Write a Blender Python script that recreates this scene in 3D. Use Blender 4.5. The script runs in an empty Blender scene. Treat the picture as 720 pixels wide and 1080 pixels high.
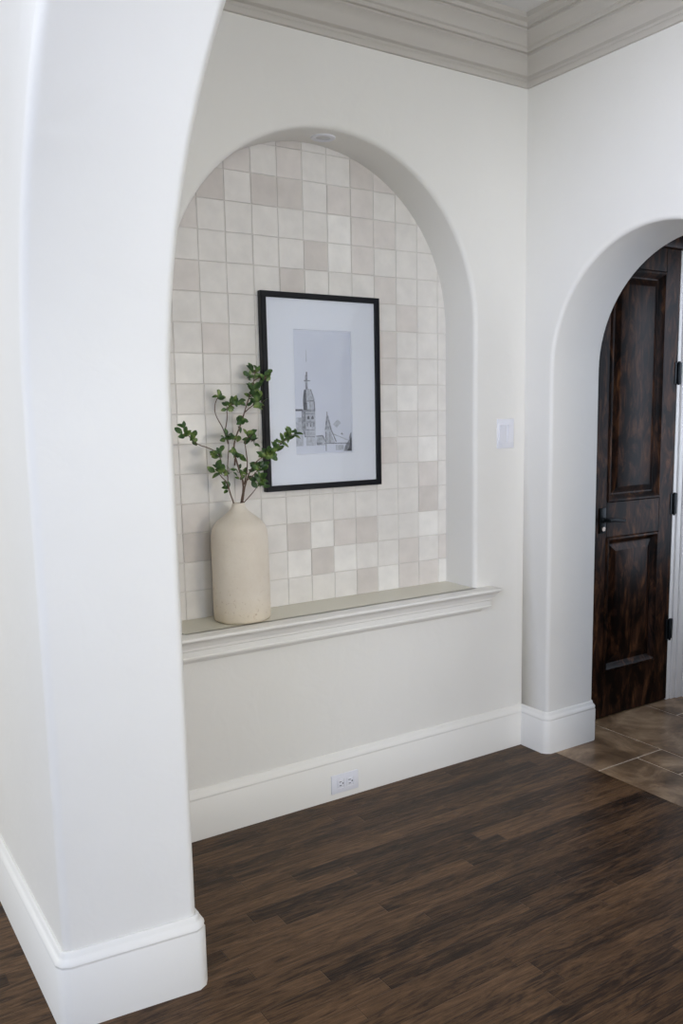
import bpy, bmesh, math, random
from mathutils import Vector, Matrix
random.seed(7)
C = bpy.context.scene.collection
scene = bpy.context.scene
PI = math.pi

# ------------------------------------------------------------------ camera
CAM = Vector((-2.56784, -2.72519, 1.45))
rt = Vector((0.8274719, -0.5613459, -0.0134514))
up = Vector((0.0939323, 0.1147665, 0.9889415))
fw = Vector((0.5535945, 0.8195849, -0.1476946))
cam_data = bpy.data.cameras.new('camera')
cam = bpy.data.objects.new('camera', cam_data)
C.objects.link(cam)
m = Matrix((rt, up, -fw)).transposed().to_4x4()
m.translation = CAM
cam.matrix_world = m
cam_data.sensor_fit = 'HORIZONTAL'
cam_data.sensor_width = 36
cam_data.lens = 928.127 / 720 * 36
cam_data.shift_x = (360 - 401.8) / 720
cam_data.shift_y = (571.4 - 540) / 720
cam_data.clip_start = 0.02
scene.camera = cam

# ------------------------------------------------------------------ world, lamps, exposure
w = bpy.data.worlds.new('world'); scene.world = w; w.use_nodes = True
bg = w.node_tree.nodes['Background']
bg.inputs[0].default_value = (0.93, 0.95, 1.0, 1)
bg.inputs[1].default_value = 0.04
scene.view_settings.view_transform = 'Standard'
scene.view_settings.look = 'None'
scene.view_settings.gamma = 1
scene.view_settings.use_curve_mapping = False
scene.view_settings.exposure = 0.0

def area(name, loc, target, sx, sy, power, col, spread=180):
    d = bpy.data.lights.new(name, 'AREA'); d.shape = 'RECTANGLE'; d.size = sx; d.size_y = sy
    d.energy = power; d.color = col; d.spread = math.radians(spread)
    o = bpy.data.objects.new(name, d); C.objects.link(o)
    o.location = loc
    o.rotation_euler = (Vector(target) - Vector(loc)).to_track_quat('-Z', 'Y').to_euler()
    return o
area('daylight_front', (-0.3, -4.2, 1.3), (-0.7, 0.0, 0.7), 1.0, 0.8, 9.6, (1.000, 0.917, 0.792), 80)
area('daylight_left_front', (-4.3, -4.0, 1.7), (-1.6, -0.6, 1.0), 2.2, 1.6, 45.0, (0.800, 0.911, 1.000))
area('daylight_left_room', (-4.9, -2.9, 2.3), (0, -0.6, 1.2), 1.6, 1.4, 62.0, (0.581, 0.661, 1.000))
area('daylight_left_far', (-4.9, 1.0, 1.5), (-2.1, 0.0, 1.2), 1.6, 2.0, 53.4, (0.989, 1.000, 0.933))
area('fill_room', (-1.7, -3.6, 2.3), (0, -1.4, 1.7), 1.0, 1.0, 30.8, (0.974, 1.000, 0.909))  # added fill lamp standing mid-room, brightens the right wall; no window here
area('fill_room_low', (-1.7, -4.6, 1.3), (0, -1.2, 1.5), 1.0, 1.2, 22.0, (0.255, 0.455, 1.000))  # added blue fill low in the room, not a window
area('fill_beam', (-3.0, -1.95, 1.8), (0, -1.15, 2.15), 0.7, 0.7, 6.3, (0.810, 0.857, 1.000), 58)  # added narrow fill through the arch, lifts the upper right wall
area('fill_hall', (1.55, -0.62, 1.4), (1.05, 0.0, 1.3), 0.35, 1.6, 9.9, (0.773, 0.845, 1.000))  # added strip fill placed to lift the door casing but spare the arch jamb
area('fill_near', (-2.5, -3.7, 2.0), (-2.0, -0.7, 1.6), 0.7, 0.7, 2.2, (0.950, 0.980, 1.000), 75)  # small added fill by the camera, brightens the wide arch's jamb

# ------------------------------------------------------------------ materials
def new_mat(name):
    mt = bpy.data.materials.new(name); mt.use_nodes = True
    nt = mt.node_tree
    return mt, nt, nt.nodes['Principled BSDF']
def node(nt, kind, **kw):
    n = nt.nodes.new(kind)
    for k, v in kw.items(): setattr(n, k, v)
    return n
def coords(nt, scale=(1, 1, 1)):
    tc = node(nt, 'ShaderNodeTexCoord'); mp = node(nt, 'ShaderNodeMapping')
    mp.inputs['Scale'].default_value = scale
    nt.links.new(tc.outputs['Object'], mp.inputs[0])
    return mp.outputs[0]
def noise(nt, vec, scale, detail=4, rough=0.5, dist=0.0):
    n = node(nt, 'ShaderNodeTexNoise')
    n.inputs['Scale'].default_value = scale; n.inputs['Detail'].default_value = detail
    n.inputs['Roughness'].default_value = rough; n.inputs['Distortion'].default_value = dist
    nt.links.new(vec, n.inputs['Vector'])
    return n.outputs['Fac']
def ramp(nt, fac, stops):
    r = node(nt, 'ShaderNodeValToRGB')
    e = r.color_ramp.elements
    while len(e) < len(stops): e.new(0.5)
    for el, (p, c) in zip(e, stops):
        el.position = p; el.color = (*c, 1)
    nt.links.new(fac, r.inputs[0])
    return r.outputs[0]
def mixc(nt, fac, a, b, mode='MIX'):
    n = node(nt, 'ShaderNodeMix', data_type='RGBA', blend_type=mode)
    for sock, v in ((n.inputs[0], fac), (n.inputs[6], a), (n.inputs[7], b)):
        if isinstance(v, (int, float)): sock.default_value = v
        elif isinstance(v, tuple): sock.default_value = (*v, 1)
        else: nt.links.new(v, sock)
    return n.outputs[2]
def bump(nt, bsdf, height, strength, dist=0.01, prev=None):
    b = node(nt, 'ShaderNodeBump'); b.inputs['Strength'].default_value = strength; b.inputs['Distance'].default_value = dist
    nt.links.new(height, b.inputs['Height'])
    if prev: nt.links.new(prev, b.inputs['Normal'])
    nt.links.new(b.outputs[0], bsdf.inputs['Normal'])
    return b.outputs[0]
def simple(name, col, rough=0.5, metal=0.0, bumps=None):
    mt, nt, b = new_mat(name)
    b.inputs['Base Color'].default_value = (*col, 1)
    b.inputs['Roughness'].default_value = rough; b.inputs['Metallic'].default_value = metal
    if bumps:
        bump(nt, b, noise(nt, coords(nt), bumps[0], 4), bumps[1], 0.004)
    return mt

def make_plaster():
    mt, nt, b = new_mat('painted_plaster')
    b.inputs['Roughness'].default_value = 0.62
    v = coords(nt)
    col = ramp(nt, noise(nt, v, 2.5, 3), [(0.3, (0.80, 0.78, 0.73)), (0.7, (0.825, 0.805, 0.755))])
    nt.links.new(col, b.inputs['Base Color'])
    p = bump(nt, b, noise(nt, v, 8, 3, 0.45, 0.9), 0.13, 0.02)
    bump(nt, b, noise(nt, v, 60, 2), 0.05, 0.004, p)
    return mt
PLASTER = make_plaster()
TRIM = simple('trim_paint', (0.82, 0.80, 0.75), 0.42)
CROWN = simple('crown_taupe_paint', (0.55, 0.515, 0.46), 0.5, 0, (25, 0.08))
LEDGE = simple('cream_ledge_paint', (0.74, 0.71, 0.60), 0.4, 0, (20, 0.06))
CEIL = simple('ceiling_paint', (0.72, 0.70, 0.67), 0.8, 0, (20, 0.1))
PLASTIC = simple('white_plastic', (0.80, 0.80, 0.84), 0.35)
SLOT = simple('dark_slot', (0.10, 0.10, 0.12), 0.6)
FRAME_BLACK = simple('black_lacquer', (0.004, 0.005, 0.008), 0.35)
FRAME_BLACK.node_tree.nodes['Principled BSDF'].inputs['Specular IOR Level'].default_value = 0.22
MAT_BOARD = simple('mat_board', (0.89, 0.89, 0.97), 0.75, 0, (200, 0.03))
IRON = simple('black_iron', (0.012, 0.016, 0.018), 0.42, 0.6, (90, 0.2))
BARK = simple('twig_bark', (0.14, 0.09, 0.065), 0.8, 0, (160, 0.4))

def make_leaf():
    mt, nt, b = new_mat('leaf_green')
    v = coords(nt)
    col = ramp(nt, noise(nt, v, 38, 2), [(0.32, (0.016, 0.045, 0.012)), (0.50, (0.050, 0.115, 0.022)), (0.66, (0.20, 0.27, 0.07))])
    nt.links.new(col, b.inputs['Base Color'])
    b.inputs['Roughness'].default_value = 0.42
    return mt
LEAF = make_leaf()

def make_wood_floor():
    mt, nt, b = new_mat('dark_oak_boards')
    tc = node(nt, 'ShaderNodeTexCoord'); sep = node(nt, 'ShaderNodeSeparateXYZ')
    nt.links.new(tc.outputs['Object'], sep.inputs[0])
    def M(op, a, b_=None, c_=None):
        n = node(nt, 'ShaderNodeMath', operation=op)
        for i, q in enumerate((a, b_, c_)):
            if q is None: continue
            if isinstance(q, (int, float)): n.inputs[i].default_value = q
            else: nt.links.new(q, n.inputs[i])
        return n.outputs[0]
    PW, PL = 0.058, 0.85
    ry = M('DIVIDE', sep.outputs[1], PW); row = M('FLOOR', ry); fy = M('FRACT', ry)
    wn = node(nt, 'ShaderNodeTexWhiteNoise', noise_dimensions='1D'); nt.links.new(row, wn.inputs['W'])
    rx = M('ADD', M('DIVIDE', sep.outputs[0], PL), M('MULTIPLY', wn.outputs['Value'], 7.3))
    colm = M('FLOOR', rx); fx = M('FRACT', rx)
    cmb = node(nt, 'ShaderNodeCombineXYZ'); nt.links.new(colm, cmb.inputs[0]); nt.links.new(row, cmb.inputs[1])
    wn2 = node(nt, 'ShaderNodeTexWhiteNoise', noise_dimensions='2D'); nt.links.new(cmb.outputs[0], wn2.inputs['Vector'])
    tone = wn2.outputs['Value']
    # grain, shifted per board
    off = node(nt, 'ShaderNodeCombineXYZ')
    nt.links.new(M('MULTIPLY', tone, 13.0), off.inputs[0]); nt.links.new(M('MULTIPLY', tone, 5.0), off.inputs[2])
    va = node(nt, 'ShaderNodeVectorMath', operation='ADD')
    nt.links.new(tc.outputs['Object'], va.inputs[0]); nt.links.new(off.outputs[0], va.inputs[1])
    mp = node(nt, 'ShaderNodeMapping'); mp.inputs['Scale'].default_value = (3.4, 22, 1); nt.links.new(va.outputs[0], mp.inputs[0])
    g1 = noise(nt, mp.outputs[0], 1.6, 8, 0.72, 1.6)
    mp2 = node(nt, 'ShaderNodeMapping'); mp2.inputs['Scale'].default_value = (5, 120, 1); nt.links.new(va.outputs[0], mp2.inputs[0])
    g2 = noise(nt, mp2.outputs[0], 1.5, 4, 0.7, 0.3)
    mix = M('ADD', M('ADD', M('MULTIPLY', tone, 0.15), M('MULTIPLY', g1, 0.66)), M('MULTIPLY', g2, 0.30))
    col = ramp(nt, mix, [(0.40, (0.009, 0.0045, 0.002)), (0.50, (0.038, 0.020, 0.010)), (0.58, (0.088, 0.047, 0.022)), (0.74, (0.17, 0.096, 0.048))])
    # joints
    ey = M('MINIMUM', fy, M('SUBTRACT', 1, fy)); ex = M('MINIMUM', fx, M('SUBTRACT', 1, fx))
    j = M('MINIMUM', M('DIVIDE', ey, 0.018), M('DIVIDE', ex, 0.0018))
    j = M('MINIMUM', j, 1.0)
    jc = M('ADD', M('MULTIPLY', j, 0.45), 0.55)
    cc = node(nt, 'ShaderNodeCombineColor')
    for i in range(3): nt.links.new(jc, cc.inputs[i])
    nt.links.new(mixc(nt, 1.0, col, cc.outputs[0], 'MULTIPLY'), b.inputs['Base Color'])
    rr = M('ADD', M('MULTIPLY', g1, 0.22), 0.26)
    nt.links.new(rr, b.inputs['Roughness'])
    b.inputs['Specular IOR Level'].default_value = 0.19
    p = bump(nt, b, g2, 0.25, 0.003)
    bump(nt, b, j, 0.35, 0.0015, p)
    return mt
WOODFLOOR = make_wood_floor()

def make_travertine():
    mt, nt, b = new_mat('travertine')
    v = coords(nt)
    n1 = noise(nt, v, 4.5, 6, 0.6, 0.8); n2 = noise(nt, v, 30, 4, 0.6)
    c1 = ramp(nt, n1, [(0.32, (0.080, 0.048, 0.025)), (0.5, (0.23, 0.15, 0.088)), (0.66, (0.46, 0.33, 0.21))])
    c2 = ramp(nt, n2, [(0.3, (0.8, 0.77, 0.73)), (0.7, (1, 1, 1))])
    nt.links.new(mixc(nt, 1.0, c1, c2, 'MULTIPLY'), b.inputs['Base Color'])
    b.inputs['Roughness'].default_value = 0.30
    b.inputs['Specular IOR Level'].default_value = 0.3
    bump(nt, b, n2, 0.12, 0.002)
    return mt
TRAV = make_travertine()
GROUT = simple('floor_grout', (0.58, 0.49, 0.39), 0.9)
WGROUT = simple('wall_grout', (0.67, 0.64, 0.60), 0.9)

def make_zellige(i, col):
    mt, nt, b = new_mat('glazed_tile')
    v = coords(nt)
    a = tuple(c * 0.94 for c in col); d = tuple(min(1, c * 1.05) for c in col)
    nt.links.new(ramp(nt, noise(nt, v, 16, 4), [(0.3, a), (0.7, d)]), b.inputs['Base Color'])
    b.inputs['Roughness'].default_value = 0.2
    b.inputs['Specular IOR Level'].default_value = 0.4
    bump(nt, b, noise(nt, v, 13, 3), 0.20, 0.012)
    return mt
ZEL = [make_zellige(i, c) for i, c in enumerate([(0.84, 0.815, 0.775), (0.77, 0.74, 0.70), (0.715, 0.67, 0.63), (0.65, 0.605, 0.565)])]

def make_alder():
    mt, nt, b = new_mat('knotty_alder')
    v = coords(nt, (1, 1, 0.20))
    n1 = noise(nt, v, 17, 6, 0.65, 2.2); n2 = noise(nt, coords(nt, (1.3, 1.3, 0.55)), 8, 4, 0.6, 1.4)
    c1 = ramp(nt, n1, [(0.34, (0.007, 0.003, 0.002)), (0.5, (0.045, 0.019, 0.010)), (0.68, (0.16, 0.072, 0.030))])
    c2 = ramp(nt, n2, [(0.42, (0.07, 0.055, 0.055)), (0.58, (0.75, 0.70, 0.66)), (0.8, (1, 1, 1))])
    nt.links.new(mixc(nt, 1.0, c1, c2, 'MULTIPLY'), b.inputs['Base Color'])
    b.inputs['Roughness'].default_value = 0.40
    b.inputs['Specular IOR Level'].default_value = 0.14
    bump(nt, b, n1, 0.12, 0.002)
    return mt
ALDER = make_alder()

def make_stoneware():
    mt, nt, b = new_mat('cream_stoneware')
    v = coords(nt)
    tc = node(nt, 'ShaderNodeTexCoord'); sep = node(nt, 'ShaderNodeSeparateXYZ'); nt.links.new(tc.outputs['Object'], sep.inputs[0])
    n1 = noise(nt, v, 9, 4, 0.6); n2 = noise(nt, v, 85, 3, 0.6)
    base = ramp(nt, n1, [(0.3, (0.70, 0.62, 0.52)), (0.7, (0.77, 0.70, 0.60))])
    spots = ramp(nt, n2, [(0.28, (0.42, 0.26, 0.14)), (0.40, (1, 1, 1))])
    # speckles and crust only near the foot of the vase
    mr = node(nt, 'ShaderNodeMapRange'); nt.links.new(sep.outputs[2], mr.inputs[0])
    mr.inputs[1].default_value = 0.0; mr.inputs[2].default_value = 0.17; mr.inputs[3].default_value = 0.9; mr.inputs[4].default_value = 0.08
    foot = mixc(nt, mr.outputs[0], (1.0, 1.0, 1.0), spots)
    c = mixc(nt, 1.0, base, foot, 'MULTIPLY')
    mr2 = node(nt, 'ShaderNodeMapRange'); nt.links.new(sep.outputs[2], mr2.inputs[0])
    mr2.inputs[1].default_value = 0.0; mr2.inputs[2].default_value = 0.10; mr2.inputs[3].default_value = 0.6; mr2.inputs[4].default_value = 0.0
    c = mixc(nt, mr2.outputs[0], c, (0.66, 0.56, 0.40))
    nt.links.new(c, b.inputs['Base Color'])
    b.inputs['Roughness'].default_value = 0.68
    p = bump(nt, b, n1, 0.25, 0.006)
    bump(nt, b, n2, 0.2, 0.003, p)
    return mt
STONEWARE = make_stoneware()

def make_glass():
    mt = bpy.data.materials.new('picture_glass'); mt.use_nodes = True
    nt = mt.node_tree; nt.nodes.clear()
    out = node(nt, 'ShaderNodeOutputMaterial'); mx = node(nt, 'ShaderNodeMixShader')
    tr = node(nt, 'ShaderNodeBsdfTransparent'); gl = node(nt, 'ShaderNodeBsdfGlossy'); fr = node(nt, 'ShaderNodeFresnel')
    gl.inputs['Roughness'].default_value = 0.02; fr.inputs[0].default_value = 1.45
    tr.inputs[0].default_value = (0.97, 0.98, 0.98, 1)
    nt.links.new(fr.outputs[0], mx.inputs[0]); nt.links.new(tr.outputs[0], mx.inputs[1]); nt.links.new(gl.outputs[0], mx.inputs[2])
    nt.links.new(mx.outputs[0], out.inputs[0])
    return mt
GLASS = make_glass()

# ------------------------------------------------------------------ mesh helpers
class MB:
    def __init__(s): s.v = []; s.f = []; s.mi = []
    def add(s, vs, fs, mi=0):
        o = len(s.v); s.v += [tuple(p) for p in vs]
        for f in fs: s.f.append([i + o for i in f]); s.mi.append(mi)
    def quad(s, a, b, c, d, mi=0): s.add([a, b, c, d], [(0, 1, 2, 3)], mi)
    def box(s, lo, hi, mi=0, bev=0.0, seg=2):
        bm = bmesh.new(); bmesh.ops.create_cube(bm, size=1)
        for p in bm.verts:
            for k in range(3): p.co[k] = (lo[k] + hi[k]) / 2 + p.co[k] * (hi[k] - lo[k])
        if bev: bmesh.ops.bevel(bm, geom=bm.edges[:], offset=bev, segments=seg, profile=0.5, affect='EDGES')
        s.bm(bm, mi)
    def bm(s, bm, mi=0):
        bm.verts.index_update()
        s.add([p.co[:] for p in bm.verts], [[q.index for q in f.verts] for f in bm.faces], mi); bm.free()
    def build(s, name, mats, parent=None, smooth=True, weld=True, angle=35, loc=None, props=None):
        me = bpy.data.meshes.new(name); me.from_pydata(s.v, [], s.f)
        if not isinstance(mats, (list, tuple)): mats = [mats]
        for q in mats: me.materials.append(q)
        me.polygons.foreach_set('material_index', s.mi)
        b = bmesh.new(); b.from_mesh(me)
        if weld: bmesh.ops.remove_doubles(b, verts=b.verts, dist=1e-5)
        bmesh.ops.recalc_face_normals(b, faces=b.faces)
        b.to_mesh(me); b.free()
        if smooth:
            me.polygons.foreach_set('use_smooth', [True] * len(me.polygons))
            me.set_sharp_from_angle(angle=math.radians(angle))
        o = bpy.data.objects.new(name, me); C.objects.link(o)
        if loc: o.location = loc
        if parent:
            o.parent = parent
        for k, v in (props or {}).items(): o[k] = v
        return o
STR = {'kind': 'structure'}

def sweep(path, prof, closed_prof=True, flip=1):
    """Sweep profile [(out, z)] along plan path [(x, y)] with mitred corners; out is to the right of travel times flip."""
    mb = MB(); n = len(path); P = [Vector(p) for p in path]
    rings = []
    for i in range(n):
        def nrm(a, b):
            d = (b - a).normalized(); return Vector((d.y, -d.x)) * flip
        if i == 0: mv = nrm(P[0], P[1])
        elif i == n - 1: mv = nrm(P[-2], P[-1])
        else:
            a, b = nrm(P[i - 1], P[i]), nrm(P[i], P[i + 1]); mv = (a + b); mv = mv / max(0.2, mv.dot(a))
        rings.append([(P[i].x + mv.x * o, P[i].y + mv.y * o, z) for o, z in prof])
    k = len(prof); vs = [p for r in rings for p in r]; fs = []
    for i in range(n - 1):
        for j in range(k):
            j2 = (j + 1) % k
            fs.append((i * k + j, i * k + j2, (i + 1) * k + j2, (i + 1) * k + j))
    fs.append(tuple(range(k))); fs.append(tuple(range((n - 1) * k, n * k)))
    mb.add(vs, fs)
    return mb

def arch_path(s0, s1, z0, zs, R, n=40):
    """opening path from bottom of jamb s0 up, over, down jamb s1: list of (s, z, ns, nz) with outward (into the wall) normals"""
    c = (s0 + s1) / 2
    out = [(s0, z0, -1, 0)]
    for i in range(n + 1):
        a = PI - PI * i / n
        out.append((c + R * math.cos(a), zs + R * math.sin(a), math.cos(a), math.sin(a)))
    out.append((s1, z0, 1, 0))
    return out

def arch_wall(to3, path, smin, smax, zmin, ztop, T, r=0.022, r2=None, back=True):
    """wall slab with an arched opening and bullnosed arrises. to3(s, z, t): t = depth into the wall (0 at the front face)."""
    mb = MB(); K = 6
    sec = []
    for j in range(K + 1):
        th = PI / 2 * j / K
        sec.append((r - r * math.sin(th), r - r * math.cos(th)))
    if back:
        for j in range(K + 1):
            th = PI / 2 * (K - j) / K
            sec.append((r - r * math.sin(th), T - r + r * math.cos(th)))
    else: sec.append((0, T))
    rows = [[to3(s + ns * o, z + nz * o, t) for o, t in sec] for s, z, ns, nz in path]
    for a, b in zip(rows, rows[1:]):
        for j in range(len(sec) - 1): mb.quad(a[j], a[j + 1], b[j + 1], b[j])
    q = [(s + ns * r, z + nz * r) for s, z, ns, nz in path]
    z0 = path[0][1]; zs = path[1][1]
    for t in ([0, T] if back else [0]):
        L = q[0][0]; Rr = q[-1][0]
        mb.quad(to3(smin, z0, t), to3(L, z0, t), to3(L, zs, t), to3(smin, zs, t))
        mb.quad(to3(smin, zs, t), to3(L, zs, t), to3(L, ztop, t), to3(smin, ztop, t))
        mb.quad(to3(Rr, z0, t), to3(smax, z0, t), to3(smax, zs, t), to3(Rr, zs, t))
        mb.quad(to3(Rr, zs, t), to3(smax, zs, t), to3(smax, ztop, t), to3(Rr, ztop, t))
        for (a, za), (b, zb) in zip(q[1:-1], q[2:-1]):
            mb.quad(to3(a, za, t), to3(b, zb, t), to3(b, ztop, t), to3(a, ztop, t))
        if zmin < z0:
            mb.quad(to3(smin, zmin, t), to3(L, zmin, t), to3(L, z0, t), to3(smin, z0, t))
            mb.quad(to3(Rr, zmin, t), to3(smax, zmin, t), to3(smax, z0, t), to3(Rr, z0, t))
            mb.quad(to3(L, zmin, t), to3(Rr, zmin, t), to3(Rr, z0, t), to3(L, z0, t))
    if back:
        for s in (smin, smax):
            mb.quad(to3(s, zmin, 0), to3(s, zmin, T), to3(s, ztop, T), to3(s, ztop, 0))
        mb.quad(to3(smin, ztop, 0), to3(smax, ztop, 0), to3(smax, ztop, T), to3(smin, ztop, T))
    return mb

def tube(mb, pts, r0, r1, n=7, mi=0):
    P = [Vector(p) for p in pts]
    # smooth the polyline once (Chaikin)
    for _ in range(2):
        Q = [P[0]]
        for a, b in zip(P, P[1:]): Q += [a * 0.75 + b * 0.25, a * 0.25 + b * 0.75]
        Q.append(P[-1]); P = Q
    rings = []
    N = len(P)
    for i, p in enumerate(P):
        d = (P[min(i + 1, N - 1)] - P[max(i - 1, 0)]).normalized()
        a = d.cross(Vector((0, 1, 0.13))).normalized(); b = d.cross(a)
        r = r0 + (r1 - r0) * i / (N - 1)
        rings.append([p + (a * math.cos(2 * PI * k / n) + b * math.sin(2 * PI * k / n)) * r for k in range(n)])
    vs = [q for r in rings for q in r]; fs = []
    for i in range(N - 1):
        for k in range(n): fs.append((i * n + k, i * n + (k + 1) % n, (i + 1) * n + (k + 1) % n, (i + 1) * n + k))
    fs += [tuple(range(n)), tuple(range((N - 1) * n, N * n))]
    mb.add(vs, fs, mi)
    return P

def lathe(prof, n=64, mi=0, mb=None, axis='z', loc=(0, 0, 0)):
    mb = mb or MB(); vs = []; fs = []; k = len(prof)
    for i in range(n):
        a = 2 * PI * i / n
        for r, z in prof:
            x, y = r * math.cos(a), r * math.sin(a)
            p = (x, y, z) if axis == 'z' else (x, z, y)
            vs.append(tuple(p[q] + loc[q] for q in range(3)))
    for i in range(n):
        for j in range(k - 1):
            fs.append((i * k + j, ((i + 1) % n) * k + j, ((i + 1) % n) * k + j + 1, i * k + j + 1))
    mb.add(vs, fs, mi)
    return mb

def empty(name, loc, label, cat, group=None):
    o = bpy.data.objects.new(name, None); C.objects.link(o); o.location = loc
    o.empty_display_size = 0.05
    o['label'] = label; o['category'] = cat
    if group: o['group'] = group
    return o

# ------------------------------------------------------------------ the rooms
ZC = 2.885          # ceiling
XB0 = -1.806         # right face of the partition with the wide arch
XB1 = -2.128         # left face of it
XH = 0.28           # hall face of the right wall
# wall with the tiled niche
NL, NR, ND = -1.521, -0.268, 0.195
NS, NRad = 1.779, 0.6265
np_ = arch_path(NL, NR, 0.70, NS, NRad, 48)
mb = arch_wall(lambda s, z, t: (s, t, z), np_, XB0 - 0.1, 0.02, 0.0, ZC, ND, 0.02, back=False)
mb.build('wall_back', PLASTER, props=STR)

# niche tiles (one surface: glazed squares over grout)
def tiles():
    tones = {16: '1111131111111', 15: '1112121132111', 14: '1131331221111', 13: '1211111022111', 12: '1111113021111',
             11: '1211131112111', 10: '1111111111211', 9: '1121111112111', 8: '1011111112111', 7: '1111111111011',
             6: '1012111111111', 5: '1110111112101', 4: '1112111111121', 3: '1211111111131', 2: '1210130231101',
             1: '1131102301120', 0: '1111112130220'}
    tones[1] = '1111103011212'; tones[2] = '1311130231101'; tones[0] = '1111111130220'
    mb = MB(); g = 0.0012; W = 0.1025; Hh = 0.1034
    rnd = random.Random(3)
    c = (NL + NR) / 2
    y0 = ND - 0.009
    def clip(poly):
        # clip a square to the arched outline (convex: half-planes of the arc)
        R = NRad + 0.004
        def inside(p, a): return (p[0] - c) * math.cos(a) + (p[1] - NS) * math.sin(a) <= R
        for i in range(49):
            a = PI * i / 48
            out = []
            for k in range(len(poly)):
                p, q = poly[k], poly[(k + 1) % len(poly)]
                ip, iq = inside(p, a), inside(q, a)
                if ip: out.append(p)
                if ip != iq:
                    fp = (p[0] - c) * math.cos(a) + (p[1] - NS) * math.sin(a) - R
                    fq = (q[0] - c) * math.cos(a) + (q[1] - NS) * math.sin(a) - R
                    t = fp / (fp - fq); out.append((p[0] + (q[0] - p[0]) * t, p[1] + (q[1] - p[1]) * t))
            poly = out
            if len(poly) < 3: return None
        return poly
    for row in range(17):
        for col in range(13):
            x0 = -1.54 + col * W; z0 = 0.722 + row * Hh
            j = lambda: rnd.uniform(-0.0007, 0.0007)
            x1, z1 = x0 + W, z0 + Hh
            poly = clip([(x0 + g + j(), z0 + g + j()), (x1 - g + j(), z0 + g + j()), (x1 - g + j(), z1 - g + j()), (x0 + g + j(), z1 - g + j())])
            if not poly or len(poly) < 3: continue
            cx, cz = sum(p[0] for p in poly) / len(poly), sum(p[1] for p in poly) / len(poly)
            tx, tz = rnd.uniform(-0.012, 0.012), rnd.uniform(-0.012, 0.012); dy = rnd.uniform(-0.0006, 0.0006)
            yy = lambda p: y0 + dy + (p[0] - cx) * tx + (p[1] - cz) * tz
            n = len(poly)
            inner = [(cx + (p[0] - cx) * 0.975, cz + (p[1] - cz) * 0.975) for p in poly]
            vs = [(p[0], yy(p), p[1]) for p in inner] + [(p[0], yy(p) + 0.0016, p[1]) for p in poly] + [(p[0], ND, p[1]) for p in poly]
            fs = [tuple(range(n))] + [(i, (i + 1) % n, n + (i + 1) % n, n + i) for i in range(n)] + [(n + i, n + (i + 1) % n, 2 * n + (i + 1) % n, 2 * n + i) for i in range(n)]
            mb.add(vs, fs, int(tones[row][col]))
    # grout bed
    pts = clip([(-1.6, 0.70), (-0.2, 0.70), (-0.2, 2.5), (-1.6, 2.5)])
    n = len(pts); yb = ND - 0.0062
    mb.add([(p[0], yb, p[1]) for p in pts] + [(p[0], ND + 0.02, p[1]) for p in pts],
           [tuple(range(n)), tuple(range(n, 2 * n))] + [(i, (i + 1) % n, n + (i + 1) % n, n + i) for i in range(n)], 4)
    return mb
tl = tiles().build('tile_backsplash', ZEL + [WGROUT], weld=False, angle=25)
tl.parent = bpy.data.objects['wall_back']
tl['label'] = 'glazed off-white square tiles lining the back of the arched niche'

# right wall with the smaller arch, x = 0 .. XH
rp = arch_path(-1.12, -0.155, 0.0, 1.60, 0.4825, 40)
arch_wall(lambda s, z, t: (t, s, z), rp, -5.5, 0.0, 0.0, ZC, XH, 0.017).build('wall_right', PLASTER, props=STR)
# partition with the wide arch the camera looks through
PT = XB0 - XB1
lp = arch_path(-0.744 - 1.94, -0.744, 0.0, 1.43, 0.97, 56)
def lp3(s, z, t):
    # plastered jamb flares very slightly towards the left room
    return (XB0 - t, s + (0.032 * t / PT if -1.7 < s < 0 else 0), z)
arch_wall(lp3, lp, -5.5, 3.2, 0.0, ZC, PT, 0.022).build('wall_left', PLASTER, props=STR)
# far wall and ceiling pieces
mb = MB(); mb.box((-5.2, 3.2, 0), (XB0, 3.4, ZC)); mb.build('wall_far', PLASTER, props=STR, smooth=False)
# wall with the door, beyond the right arch
mb = MB()
DX0, DX1, DH = 0.395, 0.968, 2.165
mb.box((0.02, 0.035, 0), (DX0 - 0.02, 0.2, ZC)); mb.box((DX1 + 0.02, 0.035, 0), (3.4, 0.2, ZC)); mb.box((DX0 - 0.02, 0.035, DH + 0.2), (DX1 + 0.02, 0.2, ZC))
mb.box((DX0 - 0.02, 0.16, 0), (DX1 + 0.02, 0.2, DH + 0.2))
mb.build('wall_hall', PLASTER, props=STR, smooth=False, weld=False)
mb = MB(); mb.box((-5.2, -5.5, ZC), (3.4, 3.4, ZC + 0.1)); mb.build('ceiling', CEIL, props=STR, smooth=False)
# floors
mb = MB(); mb.box((-5.2, -5.5, -0.05), (0.035, 3.4, 0.0)); mb.build('floor', WOODFLOOR, props=STR, smooth=False)
mb = MB()
mb.box((0.035, -5.5, -0.05), (3.4, 0.2, -0.003), 1)
def slab(x0, x1, y0, y1):
    g = 0.0042; mb.box((x0 + g, y0 + g, -0.02), (x1 - g, y1 - g, 0.0), 0, 0.002, 1)
slab(0.031, 0.427, -0.412, 0.03); slab(0.427, 0.83, -0.62, 0.03)
slab(0.031, 0.27, -0.85, -0.412); slab(0.27, 0.427, -0.62, -0.412); slab(0.27, 0.83, -1.03, -0.62)
slab(0.83, 1.23, -0.18, 0.03); slab(0.83, 1.43, -0.60, -0.18); slab(1.23, 1.63, -0.18, 0.03)
slab(0.83, 1.23, -1.03, -0.60); slab(0.031, 0.27, -1.45, -0.85)
slab(0.27, 0.67, -1.45, -1.03); slab(0.67, 1.23, -1.45, -1.03); slab(1.23, 1.83, -1.2, -0.60); slab(1.43, 2.03, -0.60, -0.18)
yy = -1.45
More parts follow.
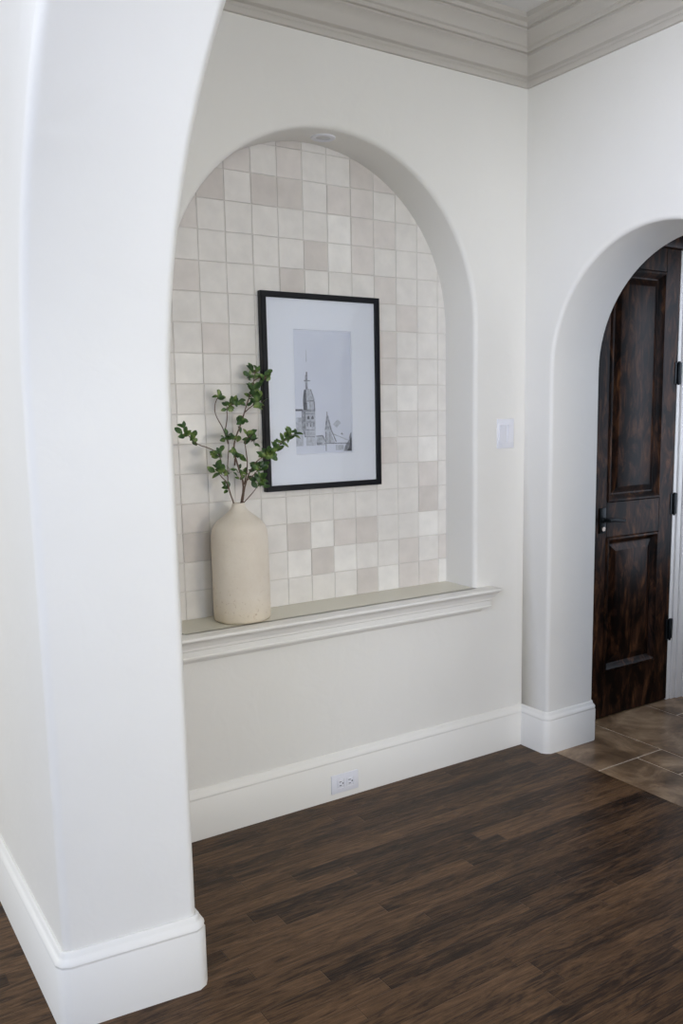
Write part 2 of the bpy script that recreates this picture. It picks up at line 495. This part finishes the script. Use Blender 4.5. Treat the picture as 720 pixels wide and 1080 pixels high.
while yy > -5.3:
    xx = 0.031
    while xx < 3.2: slab(xx, min(xx + 0.6, 3.4), yy - 0.4, yy); xx += 0.6
    yy -= 0.4
mb.build('floor', [TRAV, GROUT], props=STR, weld=False)

# skirtings
BB = [(0, 0), (0.020, 0), (0.020, 0.138), (0.0175, 0.142), (0.0175, 0.146), (0.0188, 0.149), (0.0175, 0.155), (0.012, 0.161), (0.0085, 0.166), (0.0075, 0.173), (0.004, 0.177), (0, 0.177)]
ch = 0.015
sweep([(XB0, 0.0), (0.0, 0.0)], BB, flip=1).build('baseboard_back', TRIM, props=STR)
yj = -0.155
sweep([(0.0, 0.0), (0.0, yj + ch), (ch * .4, yj + ch * .4), (ch, yj), (XH - ch, yj), (XH - ch * .4, yj + ch * .4), (XH, yj + ch), (XH, 0.03)], BB, flip=1).build('baseboard_right', TRIM, props=STR)
yp = -0.744; yq = yp + 0.030
sweep([(XB1, 3.2), (XB1, yq + ch), (XB1 + ch * .35, yq + ch * .35), (XB1 + ch, yq), (XB0 - ch, yp), (XB0 - ch * .35, yp + ch * .35), (XB0, yp + ch), (XB0, 0.0)], [(o * 1.1, z * 1.09) for o, z in BB], flip=1).build('baseboard_left', TRIM, props=STR)
# far pier of the right arch and the wall beyond it
sweep([(XH, -1.12 - ch), (XH - ch, -1.12), (ch, -1.12), (0.0, -1.12 - ch), (0.0, -5.4)], BB, flip=1).build('baseboard_right', TRIM, props=STR)

# crown moulding
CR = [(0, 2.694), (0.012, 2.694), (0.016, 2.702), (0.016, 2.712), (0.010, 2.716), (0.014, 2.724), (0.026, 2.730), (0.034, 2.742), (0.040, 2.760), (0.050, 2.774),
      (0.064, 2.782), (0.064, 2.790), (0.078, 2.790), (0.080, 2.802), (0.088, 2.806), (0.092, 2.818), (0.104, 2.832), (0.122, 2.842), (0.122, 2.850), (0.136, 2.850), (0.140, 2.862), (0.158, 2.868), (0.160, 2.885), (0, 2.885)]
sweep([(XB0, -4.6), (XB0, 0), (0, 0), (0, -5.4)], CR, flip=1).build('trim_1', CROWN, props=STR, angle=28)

# ------------------------------------------------------------------ hall door
door = MB()
def door_leaf():
    y0 = -0.010; th = 0.042
    px0, px1 = 0.505, 0.868
    lz0, lz1, uz0, uz1 = 0.225, 0.862, 1.022, 2.060
    d = door
    d.box((DX0, y0, 0.008), (px0, y0 + th, DH), 0, 0.002, 1); d.box((px1, y0, 0.008), (DX1, y0 + th, DH), 0, 0.002, 1)
    for a, b in ((0.008, lz0), (lz1, uz0), (uz1, DH)): d.box((px0, y0, a), (px1, y0 + th, b), 0, 0.0015, 1)
    return (px0, px1, ((lz0, lz1), (uz0, uz1)), y0)
px0, px1, pz, dy = door_leaf()
dob = door.build('door_1', ALDER, props=STR, weld=False)
for a, b in pz:
    # raised field with stepped moulding: rings shrinking inwards
    p = MB()
    steps = [(0.0, 0.002), (0.004, -0.006), (0.012, -0.007), (0.020, 0.000), (0.028, 0.010), (0.034, 0.016), (0.040, 0.016), (0.066, 0.006), (0.072, 0.004)]
    rings = [[(px0 + i, dy + y, a + i), (px1 - i, dy + y, a + i), (px1 - i, dy + y, b - i), (px0 + i, dy + y, b - i)] for i, y in steps]
    for r, s in zip(rings, rings[1:]):
        for k in range(4): p.quad(r[k], r[(k + 1) % 4], s[(k + 1) % 4], s[k])
    p.quad(*rings[-1])
    p.build('door_panel', ALDER, dob, angle=20)
# dark stained header above the leaf
h = MB(); h.box((DX0 - 0.02, -0.03, DH + 0.002), (1.35, 0.034, DH + 0.075), 0, 0.004); h.box((DX0 - 0.02, -0.02, DH + 0.075), (1.35, 0.034, DH + 0.34), 0, 0.004)
h.build('door_header', ALDER, dob, weld=False)
# hinges
for z in (0.364, 0.985, 1.605):
    q = MB(); q.box((DX1 - 0.020, -0.0135, z - 0.05), (DX1 + 0.002, -0.0085, z + 0.05), 0, 0.001, 1)
    q.box((DX1 + 0.002, -0.0135, z - 0.05), (DX1 + 0.027, -0.0085, z + 0.05), 0, 0.001, 1)
    lathe([(0, -0.055), (0.0045, -0.055), (0.006, -0.05), (0.006, 0.05), (0.0045, 0.055), (0, 0.055)], 14, mb=q, loc=(DX1 + 0.002, -0.018, z))
    q.build('hinge', IRON, dob)
# handle: backplate, rose and lever
q = MB(); q.box((0.455, -0.0165, 0.885), (0.495, -0.0095, 1.000), 0, 0.003)
pl = q.build('door_handle', IRON, dob)
q = MB(); lathe([(0, 0), (0.014, 0), (0.014, -0.006), (0.009, -0.010), (0.009, -0.040), (0, -0.040)], 20, mb=q, axis='y', loc=(0.475, -0.016, 0.945))
tube(q, [(0.475, -0.052, 0.945), (0.50, -0.055, 0.947), (0.54, -0.053, 0.943), (0.575, -0.048, 0.936), (0.590, -0.045, 0.938)], 0.009, 0.0055, 10)
q.build('lever', IRON, pl)
q = MB(); lathe([(0, 0), (0.010, 0), (0.010, -0.006), (0, -0.006)], 16, mb=q, axis='y', loc=(0.475, -0.016, 0.905))
q.build('keyhole_cover', simple('worn_brass', (0.5, 0.42, 0.36), 0.35, 0.8), pl)
# casing: white jamb edge and moulded architrave
q = MB()
q.box((DX1 + 0.003, -0.008, 0), (DX1 + 0.030, 0.16, DH), 0, 0.002, 1)
q.box((DX0 - 0.03, -0.008, 0), (DX0 - 0.003, 0.16, DH), 0, 0.002, 1)
for x0, x1, y in ((0.998, 1.030, -0.016), (1.030, 1.072, -0.024), (1.072, 1.092, -0.034)):
    q.box((x0, y, 0), (x1, 0.036, DH), 0, 0.004)
q.build('trim_2', TRIM, props=STR, weld=False)

# ------------------------------------------------------------------ niche ledge
ledge = empty('niche_ledge', (-0.89, -0.02, 0.62), 'cream painted moulded ledge along the foot of the tiled arched niche', 'ledge')
LX0, LX1 = -1.580, -0.252
def rel(o, par):
    o.parent = par; o.matrix_parent_inverse = Matrix.Translation(-Vector(par.location))
    return o
q = MB()
q.box((NL + 0.001, -0.012, 0.70), (NR - 0.001, ND + 0.002, 0.7235))
rel(q.build('ledge_top', LEDGE, weld=False), ledge)
NP = [(0, 0.690), (0, 0.7235), (0.066, 0.7235), (0.071, 0.721), (0.072, 0.716), (0.070, 0.711), (0.064, 0.708), (0.058, 0.702), (0.053, 0.694), (0.051, 0.687), (0.046, 0.685), (0, 0.685)]
def ledge_sweep(prof):
    # wraps: return to the wall at both ends
    return sweep([(LX1, 0.0), (LX1, -0.002), (LX0, -0.002), (LX0, 0.0)], prof, flip=-1)
rel(ledge_sweep(NP).build('nosing', TRIM, angle=30), ledge)
AP = [(0, 0.690), (0.041, 0.690), (0.041, 0.674), (0.038, 0.671), (0.038, 0.652), (0.041, 0.649), (0.040, 0.643), (0.030, 0.640), (0.016, 0.638), (0.014, 0.632), (0.008, 0.624), (0, 0.622)]
rel(ledge_sweep(AP).build('apron_moulding', TRIM, angle=30), ledge)

# ------------------------------------------------------------------ vase and branches
VX, VY, VZ = -1.268, 0.085, 0.7235
vp = [(0, 0), (0.088, 0.0), (0.096, 0.004), (0.0995, 0.014), (0.1005, 0.05), (0.0995, 0.15), (0.0985, 0.25), (0.0975, 0.30), (0.095, 0.320), (0.089, 0.336), (0.078, 0.350), (0.062, 0.364),
      (0.046, 0.376), (0.034, 0.386), (0.026, 0.396), (0.0225, 0.406), (0.0215, 0.412), (0.019, 0.4145), (0.0165, 0.412), (0.016, 0.40), (0.024, 0.385), (0.05, 0.36), (0.08, 0.32), (0.09, 0.25), (0.09, 0.02), (0, 0.015)]
vm = lathe(vp, 72)
rv = random.Random(5)
# hand-thrown: slight wobble of the wall
vv = []
for x, y, z in vm.v:
    a = math.atan2(y, x); k = 1 + 0.010 * math.sin(2 * a + z * 9) + 0.006 * math.sin(5 * a - z * 23) + (0.010 * math.sin(9 * a) * max(0, 1 - z / 0.05))
    vv.append((x * k, y * k, z))
vm.v = vv
vase = vm.build('vase', STONEWARE, loc=(VX, VY, VZ), angle=60,
                props={'label': 'tall cream stoneware bottle vase with speckled rough foot standing on the niche ledge', 'category': 'vase'})

B = {
'a0' : [(-1.268, 0.085, 1.06), (-1.282, 0.085, 1.129), (-1.302, 0.079, 1.178), (-1.31, 0.073, 1.211), (-1.339, 0.066, 1.235), (-1.349, 0.06, 1.253)],
'a1' : [(-1.307, 0.08, 1.21), (-1.303, 0.087, 1.267), (-1.292, 0.093, 1.33), (-1.29, 0.1, 1.367)],
'a2' : [(-1.291, 0.1, 1.342), (-1.302, 0.107, 1.393), (-1.329, 0.115, 1.443), (-1.325, 0.123, 1.478), (-1.309, 0.13, 1.503)],
'a3' : [(-1.299, 0.107, 1.380), (-1.286, 0.108, 1.433), (-1.29, 0.105, 1.462), (-1.277, 0.098, 1.475), (-1.255, 0.09, 1.479)],
'a4' : [(-1.306, 0.08, 1.230), (-1.333, 0.073, 1.275), (-1.339, 0.066, 1.313), (-1.385, 0.059, 1.335), (-1.42, 0.051, 1.344), (-1.445, 0.044, 1.363), (-1.466, 0.037, 1.385), (-1.475, 0.03, 1.38)],
'b0' : [(-1.265, 0.085, 1.05), (-1.259, 0.088, 1.126), (-1.237, 0.095, 1.199), (-1.26, 0.1, 1.271), (-1.27, 0.105, 1.325), (-1.257, 0.11, 1.366), (-1.235, 0.115, 1.404), (-1.214, 0.12, 1.455), (-1.193, 0.125, 1.502), (-1.179, 0.13, 1.531), (-1.167, 0.135, 1.563), (-1.161, 0.14, 1.586)],
'b1' : [(-1.218, 0.119, 1.447), (-1.194, 0.110, 1.47), (-1.181, 0.10, 1.476)],
'b2' : [(-1.238, 0.095, 1.2), (-1.227, 0.083, 1.264), (-1.238, 0.075, 1.328), (-1.244, 0.067, 1.357), (-1.226, 0.06, 1.369)],
'b3' : [(-1.167, 0.135, 1.560), (-1.146, 0.135, 1.571), (-1.127, 0.13, 1.569)],
'b4' : [(-1.266, 0.103, 1.29), (-1.28, 0.08, 1.267), (-1.285, 0.06, 1.275), (-1.29, 0.05, 1.30)],
'c0' : [(-1.262, 0.083, 1.05), (-1.256, 0.080, 1.127), (-1.249, 0.067, 1.201), (-1.233, 0.053, 1.252), (-1.211, 0.04, 1.287), (-1.168, 0.027, 1.308), (-1.13, 0.013, 1.342), (-1.097, 0.0, 1.37)],
'c1' : [(-1.254, 0.078, 1.135), (-1.223, 0.067, 1.168), (-1.204, 0.05, 1.2)],
'c2' : [(-1.245, 0.062, 1.215), (-1.224, 0.045, 1.235), (-1.20, 0.035, 1.262)],
}
def leaf(mb, base, d, nrm, L, Wd):
    d = d.normalized(); side = d.cross(nrm).normalized(); n = side.cross(d).normalized()
    st = [(0.0, 0.04), (0.15, 0.45), (0.35, 0.88), (0.55, 1.0), (0.75, 0.82), (0.9, 0.45), (1.0, 0.03)]
    vs = []; fs = []
    for t, wv in st:
        c = base + d * (L * t) - n * (L * 0.22 * t * t)
        for s, lift in ((-1, 0.16), (0, 0.0), (1, 0.16)):
            vs.append(c + side * (s * wv * Wd / 2) + n * (lift * wv * Wd))
    for i in range(len(st) - 1):
        for k in range(2): a = i * 3 + k; fs.append((a, a + 1, a + 4, a + 3))
    # second skin for thickness
    k = len(vs); vs += [v - n * 0.0005 for v in vs]
    fs += [tuple(q + k for q in reversed(f)) for f in fs]
    mb.add(vs, fs)
rl = random.Random(21)
def cluster(mb, p, n, spread, size, up=0.35):
    p = Vector(p)
    for i in range(n):
        d = Vector((rl.uniform(-1, 1), rl.uniform(-0.7, 0.6), rl.uniform(-0.55, 1) + up)).normalized()
        off = Vector((rl.uniform(-1, 1), rl.uniform(-.6, .6), rl.uniform(-1, 1))) * spread
        nr = Vector((rl.uniform(-.8, .5), -1 + rl.uniform(-0.5, .6), 0.7 + rl.uniform(-.6, .5)))
        L = size * rl.uniform(0.85, 1.35)
        q = p + off
        if q.y > 0.145: q.y = 0.145
        if d.y > 0.25: d.y = 0.25
        tube(mb, [p, (p + q) / 2 + d * 0.002, q], 0.0007, 0.0006, 5, 1)
        leaf(mb, q, d, nr, L, L * rl.uniform(0.52, 0.66))
def branch(keys, label, clusters, r):
    t = empty('leafy_branch', (VX, VY, 1.06), label, 'branch', 'green branches in the vase')
    s = MB()
    for i, k in enumerate(keys): tube(s, B[k], r if i == 0 else r * 0.62, 0.0012, 8)
    rel(s.build('stem', BARK, angle=60), t)
    g = MB()
    for p, n, sp, sz in clusters: cluster(g, p, n, sp, sz)
    rel(g.build('leaves', [LEAF, BARK], weld=False, angle=60), t)
branch(['a0', 'a1', 'a2', 'a3', 'a4'], 'green leafy branch with forked twigs, the one reaching furthest left out of the vase',
       [(B['a0'][-1], 8, 0.012, 0.026), ((-1.335, 0.065, 1.240), 4, 0.010, 0.022), (B['a1'][-1], 8, 0.012, 0.026), (B['a2'][-1], 6, 0.008, 0.022), ((-1.290, 0.103, 1.466), 5, 0.009, 0.022),
        (B['a3'][-1], 8, 0.011, 0.025), ((-1.272, 0.10, 1.476), 5, 0.008, 0.024), (B['a4'][-1], 6, 0.010, 0.026), ((-1.466, 0.037, 1.395), 4, 0.010, 0.024), ((-1.445, 0.044, 1.363), 6, 0.009, 0.024), ((-1.43, 0.046, 1.346), 3, 0.008, 0.02),
        ((-1.337, 0.068, 1.307), 8, 0.012, 0.025), ((-1.308, 0.08, 1.19), 6, 0.010, 0.022), ((-1.30, 0.085, 1.25), 4, 0.012, 0.02)], 0.0034)
branch(['b0', 'b1', 'b2', 'b3', 'b4'], 'tallest green leafy branch in the vase, its tip in front of the black picture frame',
       [(B['b0'][-1], 6, 0.012, 0.026), ((-1.172, 0.135, 1.572), 5, 0.012, 0.024), ((-1.19, 0.135, 1.568), 4, 0.010, 0.022), (B['b3'][-1], 8, 0.012, 0.026), ((-1.175, 0.13, 1.528), 9, 0.013, 0.027), ((-1.185, 0.125, 1.51), 7, 0.012, 0.026), ((-1.163, 0.12, 1.505), 6, 0.012, 0.024),
        (B['b1'][-1], 9, 0.014, 0.026), ((-1.165, 0.10, 1.485), 7, 0.012, 0.025), ((-1.235, 0.115, 1.410), 8, 0.013, 0.025), ((-1.26, 0.11, 1.358), 5, 0.012, 0.022),
        (B['b2'][-1], 8, 0.013, 0.025), ((-1.215, 0.06, 1.352), 7, 0.012, 0.024), ((-1.258, 0.10, 1.30), 6, 0.012, 0.023), ((-1.245, 0.10, 1.25), 5, 0.013, 0.022), (B['b4'][-1], 5, 0.009, 0.022), ((-1.255, 0.09, 1.22), 5, 0.012, 0.020)], 0.0040)
branch(['c0', 'c1', 'c2'], 'green leafy branch arching right across the lower corner of the framed print',
       [(B['c0'][-1], 7, 0.010, 0.027), ((-1.113, 0.006, 1.352), 7, 0.011, 0.026), ((-1.130, 0.013, 1.338), 7, 0.011, 0.026), ((-1.150, 0.02, 1.320), 8, 0.011, 0.026), ((-1.170, 0.027, 1.302), 9, 0.013, 0.027), ((-1.19, 0.033, 1.292), 5, 0.010, 0.022),
        (B['c1'][-1], 10, 0.014, 0.027), ((-1.198, 0.045, 1.215), 7, 0.013, 0.026), ((-1.212, 0.05, 1.265), 6, 0.012, 0.022), (B['c2'][-1], 7, 0.012, 0.024), ((-1.232, 0.055, 1.25), 4, 0.010, 0.02)], 0.0032)

# ------------------------------------------------------------------ framed print
FX0, FX1, FZ0, FZ1 = -1.118, -0.612, 1.160, 1.876
FY1, FY0 = ND - 0.0105, ND - 0.036
pf = empty('picture_frame', ((FX0 + FX1) / 2, FY0, FZ0), 'black framed tower print with a wide pale mat hanging on the niche tiles', 'picture frame')
q = MB(); fwid = 0.021
prof = [(0, FY1), (0, FY0 + 0.002), (0.002, FY0), (fwid - 0.002, FY0), (fwid, FY0 + 0.002), (fwid, FY1)]
rings = [[(FX0 + i, y, FZ0 + i), (FX1 - i, y, FZ0 + i), (FX1 - i, y, FZ1 - i), (FX0 + i, y, FZ1 - i)] for i, y in prof]
for r, s in zip(rings, rings[1:] + rings[:1]):
    for k in range(4): q.quad(r[k], r[(k + 1) % 4], s[(k + 1) % 4], s[k])
rel(q.build('frame', FRAME_BLACK, angle=30), pf)
mx0, mx1, mz0, mz1 = -0.988, -0.737, 1.290, 1.748
MY = FY0 + 0.010
q = MB()
prof = [(1, 0.0, MY + 0.006), (1, 0.0, MY), (0, 0.0, MY), (0, -0.0035, MY + 0.004), (0, -0.0035, MY + 0.006)]
e = 0.0005
def rect(k, i, y):
    if k: return [(FX0 + fwid - e, y, FZ0 + fwid - e), (FX1 - fwid + e, y, FZ0 + fwid - e), (FX1 - fwid + e, y, FZ1 - fwid + e), (FX0 + fwid - e, y, FZ1 - fwid + e)]
    return [(mx0 - i, y, mz0 - i), (mx1 + i, y, mz0 - i), (mx1 + i, y, mz1 + i), (mx0 - i, y, mz1 + i)]
rings = [rect(*p) for p in prof]
for r, s in zip(rings, rings[1:] + rings[:1]):
    for k in range(4): q.quad(r[k], r[(k + 1) % 4], s[(k + 1) % 4], s[k])
rel(q.build('mat', MAT_BOARD, angle=20), pf)
q = MB(); q.box((FX0 + fwid, FY0 + 0.004, FZ0 + fwid), (FX1 - fwid, FY0 + 0.006, FZ1 - fwid))
rel(q.build('glass', GLASS, smooth=False), pf)

# the print: pale sheet with a soft grey ink drawing of a tower over rooftops
def ink(name, c0, c1, sc):
    mt, nt, b = new_mat(name)
    nt.links.new(ramp(nt, noise(nt, coords(nt), sc, 5, 0.65), [(0.32, c0), (0.66, c1)]), b.inputs['Base Color'])
    b.inputs['Roughness'].default_value = 0.8
    return mt
PAPER = ink('print_paper', (0.70, 0.71, 0.83), (0.755, 0.765, 0.87), 6)
INK1 = ink('ink_pale', (0.36, 0.37, 0.43), (0.66, 0.67, 0.76), 60)
INK2 = ink('ink_mid', (0.12, 0.12, 0.15), (0.44, 0.45, 0.52), 75)
INK3 = ink('ink_dark', (0.02, 0.02, 0.03), (0.17, 0.17, 0.21), 85)
PY = MY + 0.0062
q = MB(); q.box((mx0 - 0.01, PY, mz0 - 0.01), (mx1 + 0.01, PY + 0.002, mz1 + 0.01), 0)
lay = [0.0]
def P2(u, v): return (mx0 + (mx1 - mx0) * u, mz1 - (mz1 - mz0) * v)
def poly(pts, mi):
    lay[0] += 0.000012
    # centroid fan keeps odd outlines safe
    pp = [P2(*p) for p in pts]; y = PY - 0.00005 - lay[0]
    cx = sum(p[0] for p in pp) / len(pp); cz = sum(p[1] for p in pp) / len(pp)
    vs = [(cx, y, cz)] + [(p[0], y, p[1]) for p in pp]; n = len(pp)
    q.add(vs, [(0, 1 + i, 1 + (i + 1) % n) for i in range(n)], mi)
def bx(u0, v0, u1, v1, mi): poly([(u0, v0), (u1, v0), (u1, v1), (u0, v1)], mi)
def line(u0, v0, u1, v1, w, mi):
    dx, dy2 = u1 - u0, (v1 - v0) * 1.8; L = math.hypot(dx, dy2); nx, ny = -dy2 / L * w, dx / L * w / 1.8
    poly([(u0 + nx, v0 + ny), (u1 + nx, v1 + ny), (u1 - nx, v1 - ny), (u0 - nx, v0 - ny)], mi)
# main tower (u, v measured on the sheet, v down)
bx(0.19, 0.65, 0.345, 0.93, 1)
bx(0.02, 0.70, 0.14, 0.93, 1)
poly([(0.12, 0.64), (0.19, 0.64), (0.19, 0.80), (0.155, 0.84), (0.12, 0.78)], 2)
bx(0.02, 0.632, 0.135, 0.648, 3); bx(0.135, 0.634, 0.355, 0.652, 2)
poly([(0.17, 0.48), (0.21, 0.47), (0.21, 0.64), (0.155, 0.64), (0.15, 0.56)], 3)
bx(0.205, 0.57, 0.34, 0.635, 1); bx(0.205, 0.56, 0.345, 0.572, 2)
poly([(0.21, 0.47), (0.285, 0.47), (0.335, 0.56), (0.205, 0.565)], 1)
line(0.285, 0.475, 0.34, 0.56, 0.010, 2); line(0.205, 0.58, 0.205, 0.64, 0.012, 3); line(0.34, 0.57, 0.345, 0.64, 0.012, 2)
line(0.27, 0.575, 0.27, 0.635, 0.008, 2)
bx(0.195, 0.405, 0.235, 0.48, 2); bx(0.175, 0.40, 0.285, 0.41, 2)
line(0.215, 0.36, 0.215, 0.41, 0.020, 2); line(0.222, 0.335, 0.22, 0.37, 0.010, 3); line(0.224, 0.16, 0.222, 0.26, 0.006, 1)
for u in (0.235, 0.305): poly([(u - 0.02, 0.70), (u, 0.685), (u + 0.02, 0.70), (u + 0.02, 0.715), (u - 0.02, 0.715)], 3)
for u in (0.215, 0.27, 0.325): bx(u - 0.012, 0.745, u + 0.012, 0.775, 2)
for v in (0.67, 0.735, 0.80, 0.855): line(0.19, v, 0.345, v + 0.004, 0.006, 2)
line(0.345, 0.655, 0.345, 0.93, 0.008, 1); line(0.165, 0.80, 0.175, 0.86, 0.012, 2)
# roofs on the right
poly([(0.56, 0.695), (0.61, 0.78), (0.64, 0.86), (0.70, 0.92), (0.52, 0.92), (0.51, 0.80)], 1)
line(0.56, 0.69, 0.53, 0.80, 0.015, 2); line(0.565, 0.69, 0.62, 0.80, 0.013, 2); line(0.62, 0.80, 0.71, 0.905, 0.010, 2); line(0.555, 0.655, 0.56, 0.70, 0.008, 2)
poly([(0.36, 0.86), (0.44, 0.845), (0.50, 0.87), (0.52, 0.93), (0.36, 0.93)], 1)
line(0.36, 0.855, 0.47, 0.85, 0.010, 2); line(0.47, 0.85, 0.52, 0.90, 0.010, 2); bx(0.37, 0.905, 0.47, 0.925, 2)
line(0.53, 0.82, 0.53, 0.98, 0.008, 2); line(0.60, 0.82, 0.60, 0.92, 0.007, 2); bx(0.555, 0.775, 0.585, 0.80, 2)
poly([(0.66, 0.76), (0.74, 0.72), (0.80, 0.75), (0.72, 0.79)], 1); line(0.80, 0.835, 0.83, 0.845, 0.012, 2)
line(0.66, 0.84, 0.95, 0.90, 0.008, 1); line(0.50, 0.915, 0.93, 0.92, 0.008, 2)
poly([(0.96, 0.84), (1.0, 0.82), (1.0, 0.985), (0.84, 0.985), (0.88, 0.93), (0.93, 0.90)], 2)
poly([(0.96, 0.88), (1.0, 0.86), (1.0, 0.985), (0.90, 0.985), (0.95, 0.95)], 3)
bx(0.70, 0.93, 0.84, 0.975, 1)
rel(q.build('print', [PAPER, INK1, INK2, INK3], smooth=False, weld=False), pf)

# ------------------------------------------------------------------ switch, outlet, downlight
sw = empty('light_switch', (-0.108, 0.0, 1.29), 'white double light switch on the wall between niche and corner', 'light switch')
q = MB(); q.box((-0.152, -0.006, 1.289), (-0.062, 0.001, 1.409), 0, 0.003)
rel(q.build('switch_plate', PLASTIC), sw)
for x in (-0.129, -0.085):
    q = MB(); q.add([(x - 0.0155, -0.006, 1.312), (x + 0.0155, -0.006, 1.312), (x + 0.0155, -0.006, 1.386), (x - 0.0155, -0.006, 1.386),
                     (x - 0.0145, -0.008, 1.313), (x + 0.0145, -0.008, 1.313), (x + 0.0145, -0.0125, 1.385), (x - 0.0145, -0.0125, 1.385)],
                    [(0, 1, 2, 3), (4, 5, 6, 7), (0, 1, 5, 4), (1, 2, 6, 5), (2, 3, 7, 6), (3, 0, 4, 7)])
    rel(q.build('rocker', PLASTIC, smooth=False), sw)
    for z in (1.301, 1.397):
        q = MB(); lathe([(0, -0.0075), (0.0028, -0.0072), (0.0034, -0.0058)], 14, mb=q, axis='y', loc=(x, 0, z))
        rel(q.build('screw', PLASTIC), sw)
ox, oz = -0.923, 0.061
ot = empty('power_outlet', (ox, -0.02, 0.02), 'white duplex power outlet set sideways in the baseboard below the niche', 'power outlet')
q = MB(); q.box((ox - 0.060, -0.0255, oz - 0.037), (ox + 0.060, -0.019, oz + 0.037), 0, 0.003)
rel(q.build('cover_plate', PLASTIC), ot)
for s in (-1, 1):
    c = ox + s * 0.0205
    q = MB(); q.box((c - 0.0145, -0.0275, oz - 0.017), (c + 0.0145, -0.024, oz + 0.017), 0, 0.0035)
    sk = rel(q.build('socket', PLASTIC), ot)
    q = MB()
    q.box((c - 0.006, -0.0279, oz - 0.0085), (c + 0.003, -0.0270, oz - 0.0058)); q.box((c - 0.007, -0.0279, oz + 0.0058), (c + 0.003, -0.0270, oz + 0.0085))
    lathe([(0, -0.0279), (0.0030, -0.0279), (0.0030, -0.0270)], 12, mb=q, axis='y', loc=(c + 0.009, 0, oz))
    o = q.build('slots', SLOT, weld=False, smooth=False); o.parent = sk; o['label'] = 'dark socket slots'
q = MB(); lathe([(0, -0.0268), (0.0028, -0.0265), (0.0033, -0.0252)], 14, mb=q, axis='y', loc=(ox, 0, oz))
rel(q.build('screw', PLASTIC), ot)

dlx, dly, dlz = -0.885, 0.098, NS + NRad
dl = empty('downlight', (dlx, dly, dlz), 'small round white unlit downlight recessed in the top of the niche arch', 'downlight')
q = lathe([(0.026, 0.002), (0.027, -0.004), (0.040, -0.0055), (0.044, -0.003), (0.045, 0.004)], 40, loc=(dlx, dly, dlz))
rel(q.build('trim_ring', PLASTIC), dl)
q = lathe([(0, 0.001), (0.018, 0.000), (0.0272, 0.002)], 40, loc=(dlx, dly, dlz - 0.003))
rel(q.build('lens', simple('frosted_lens', (0.6, 0.6, 0.6), 0.3)), dl)
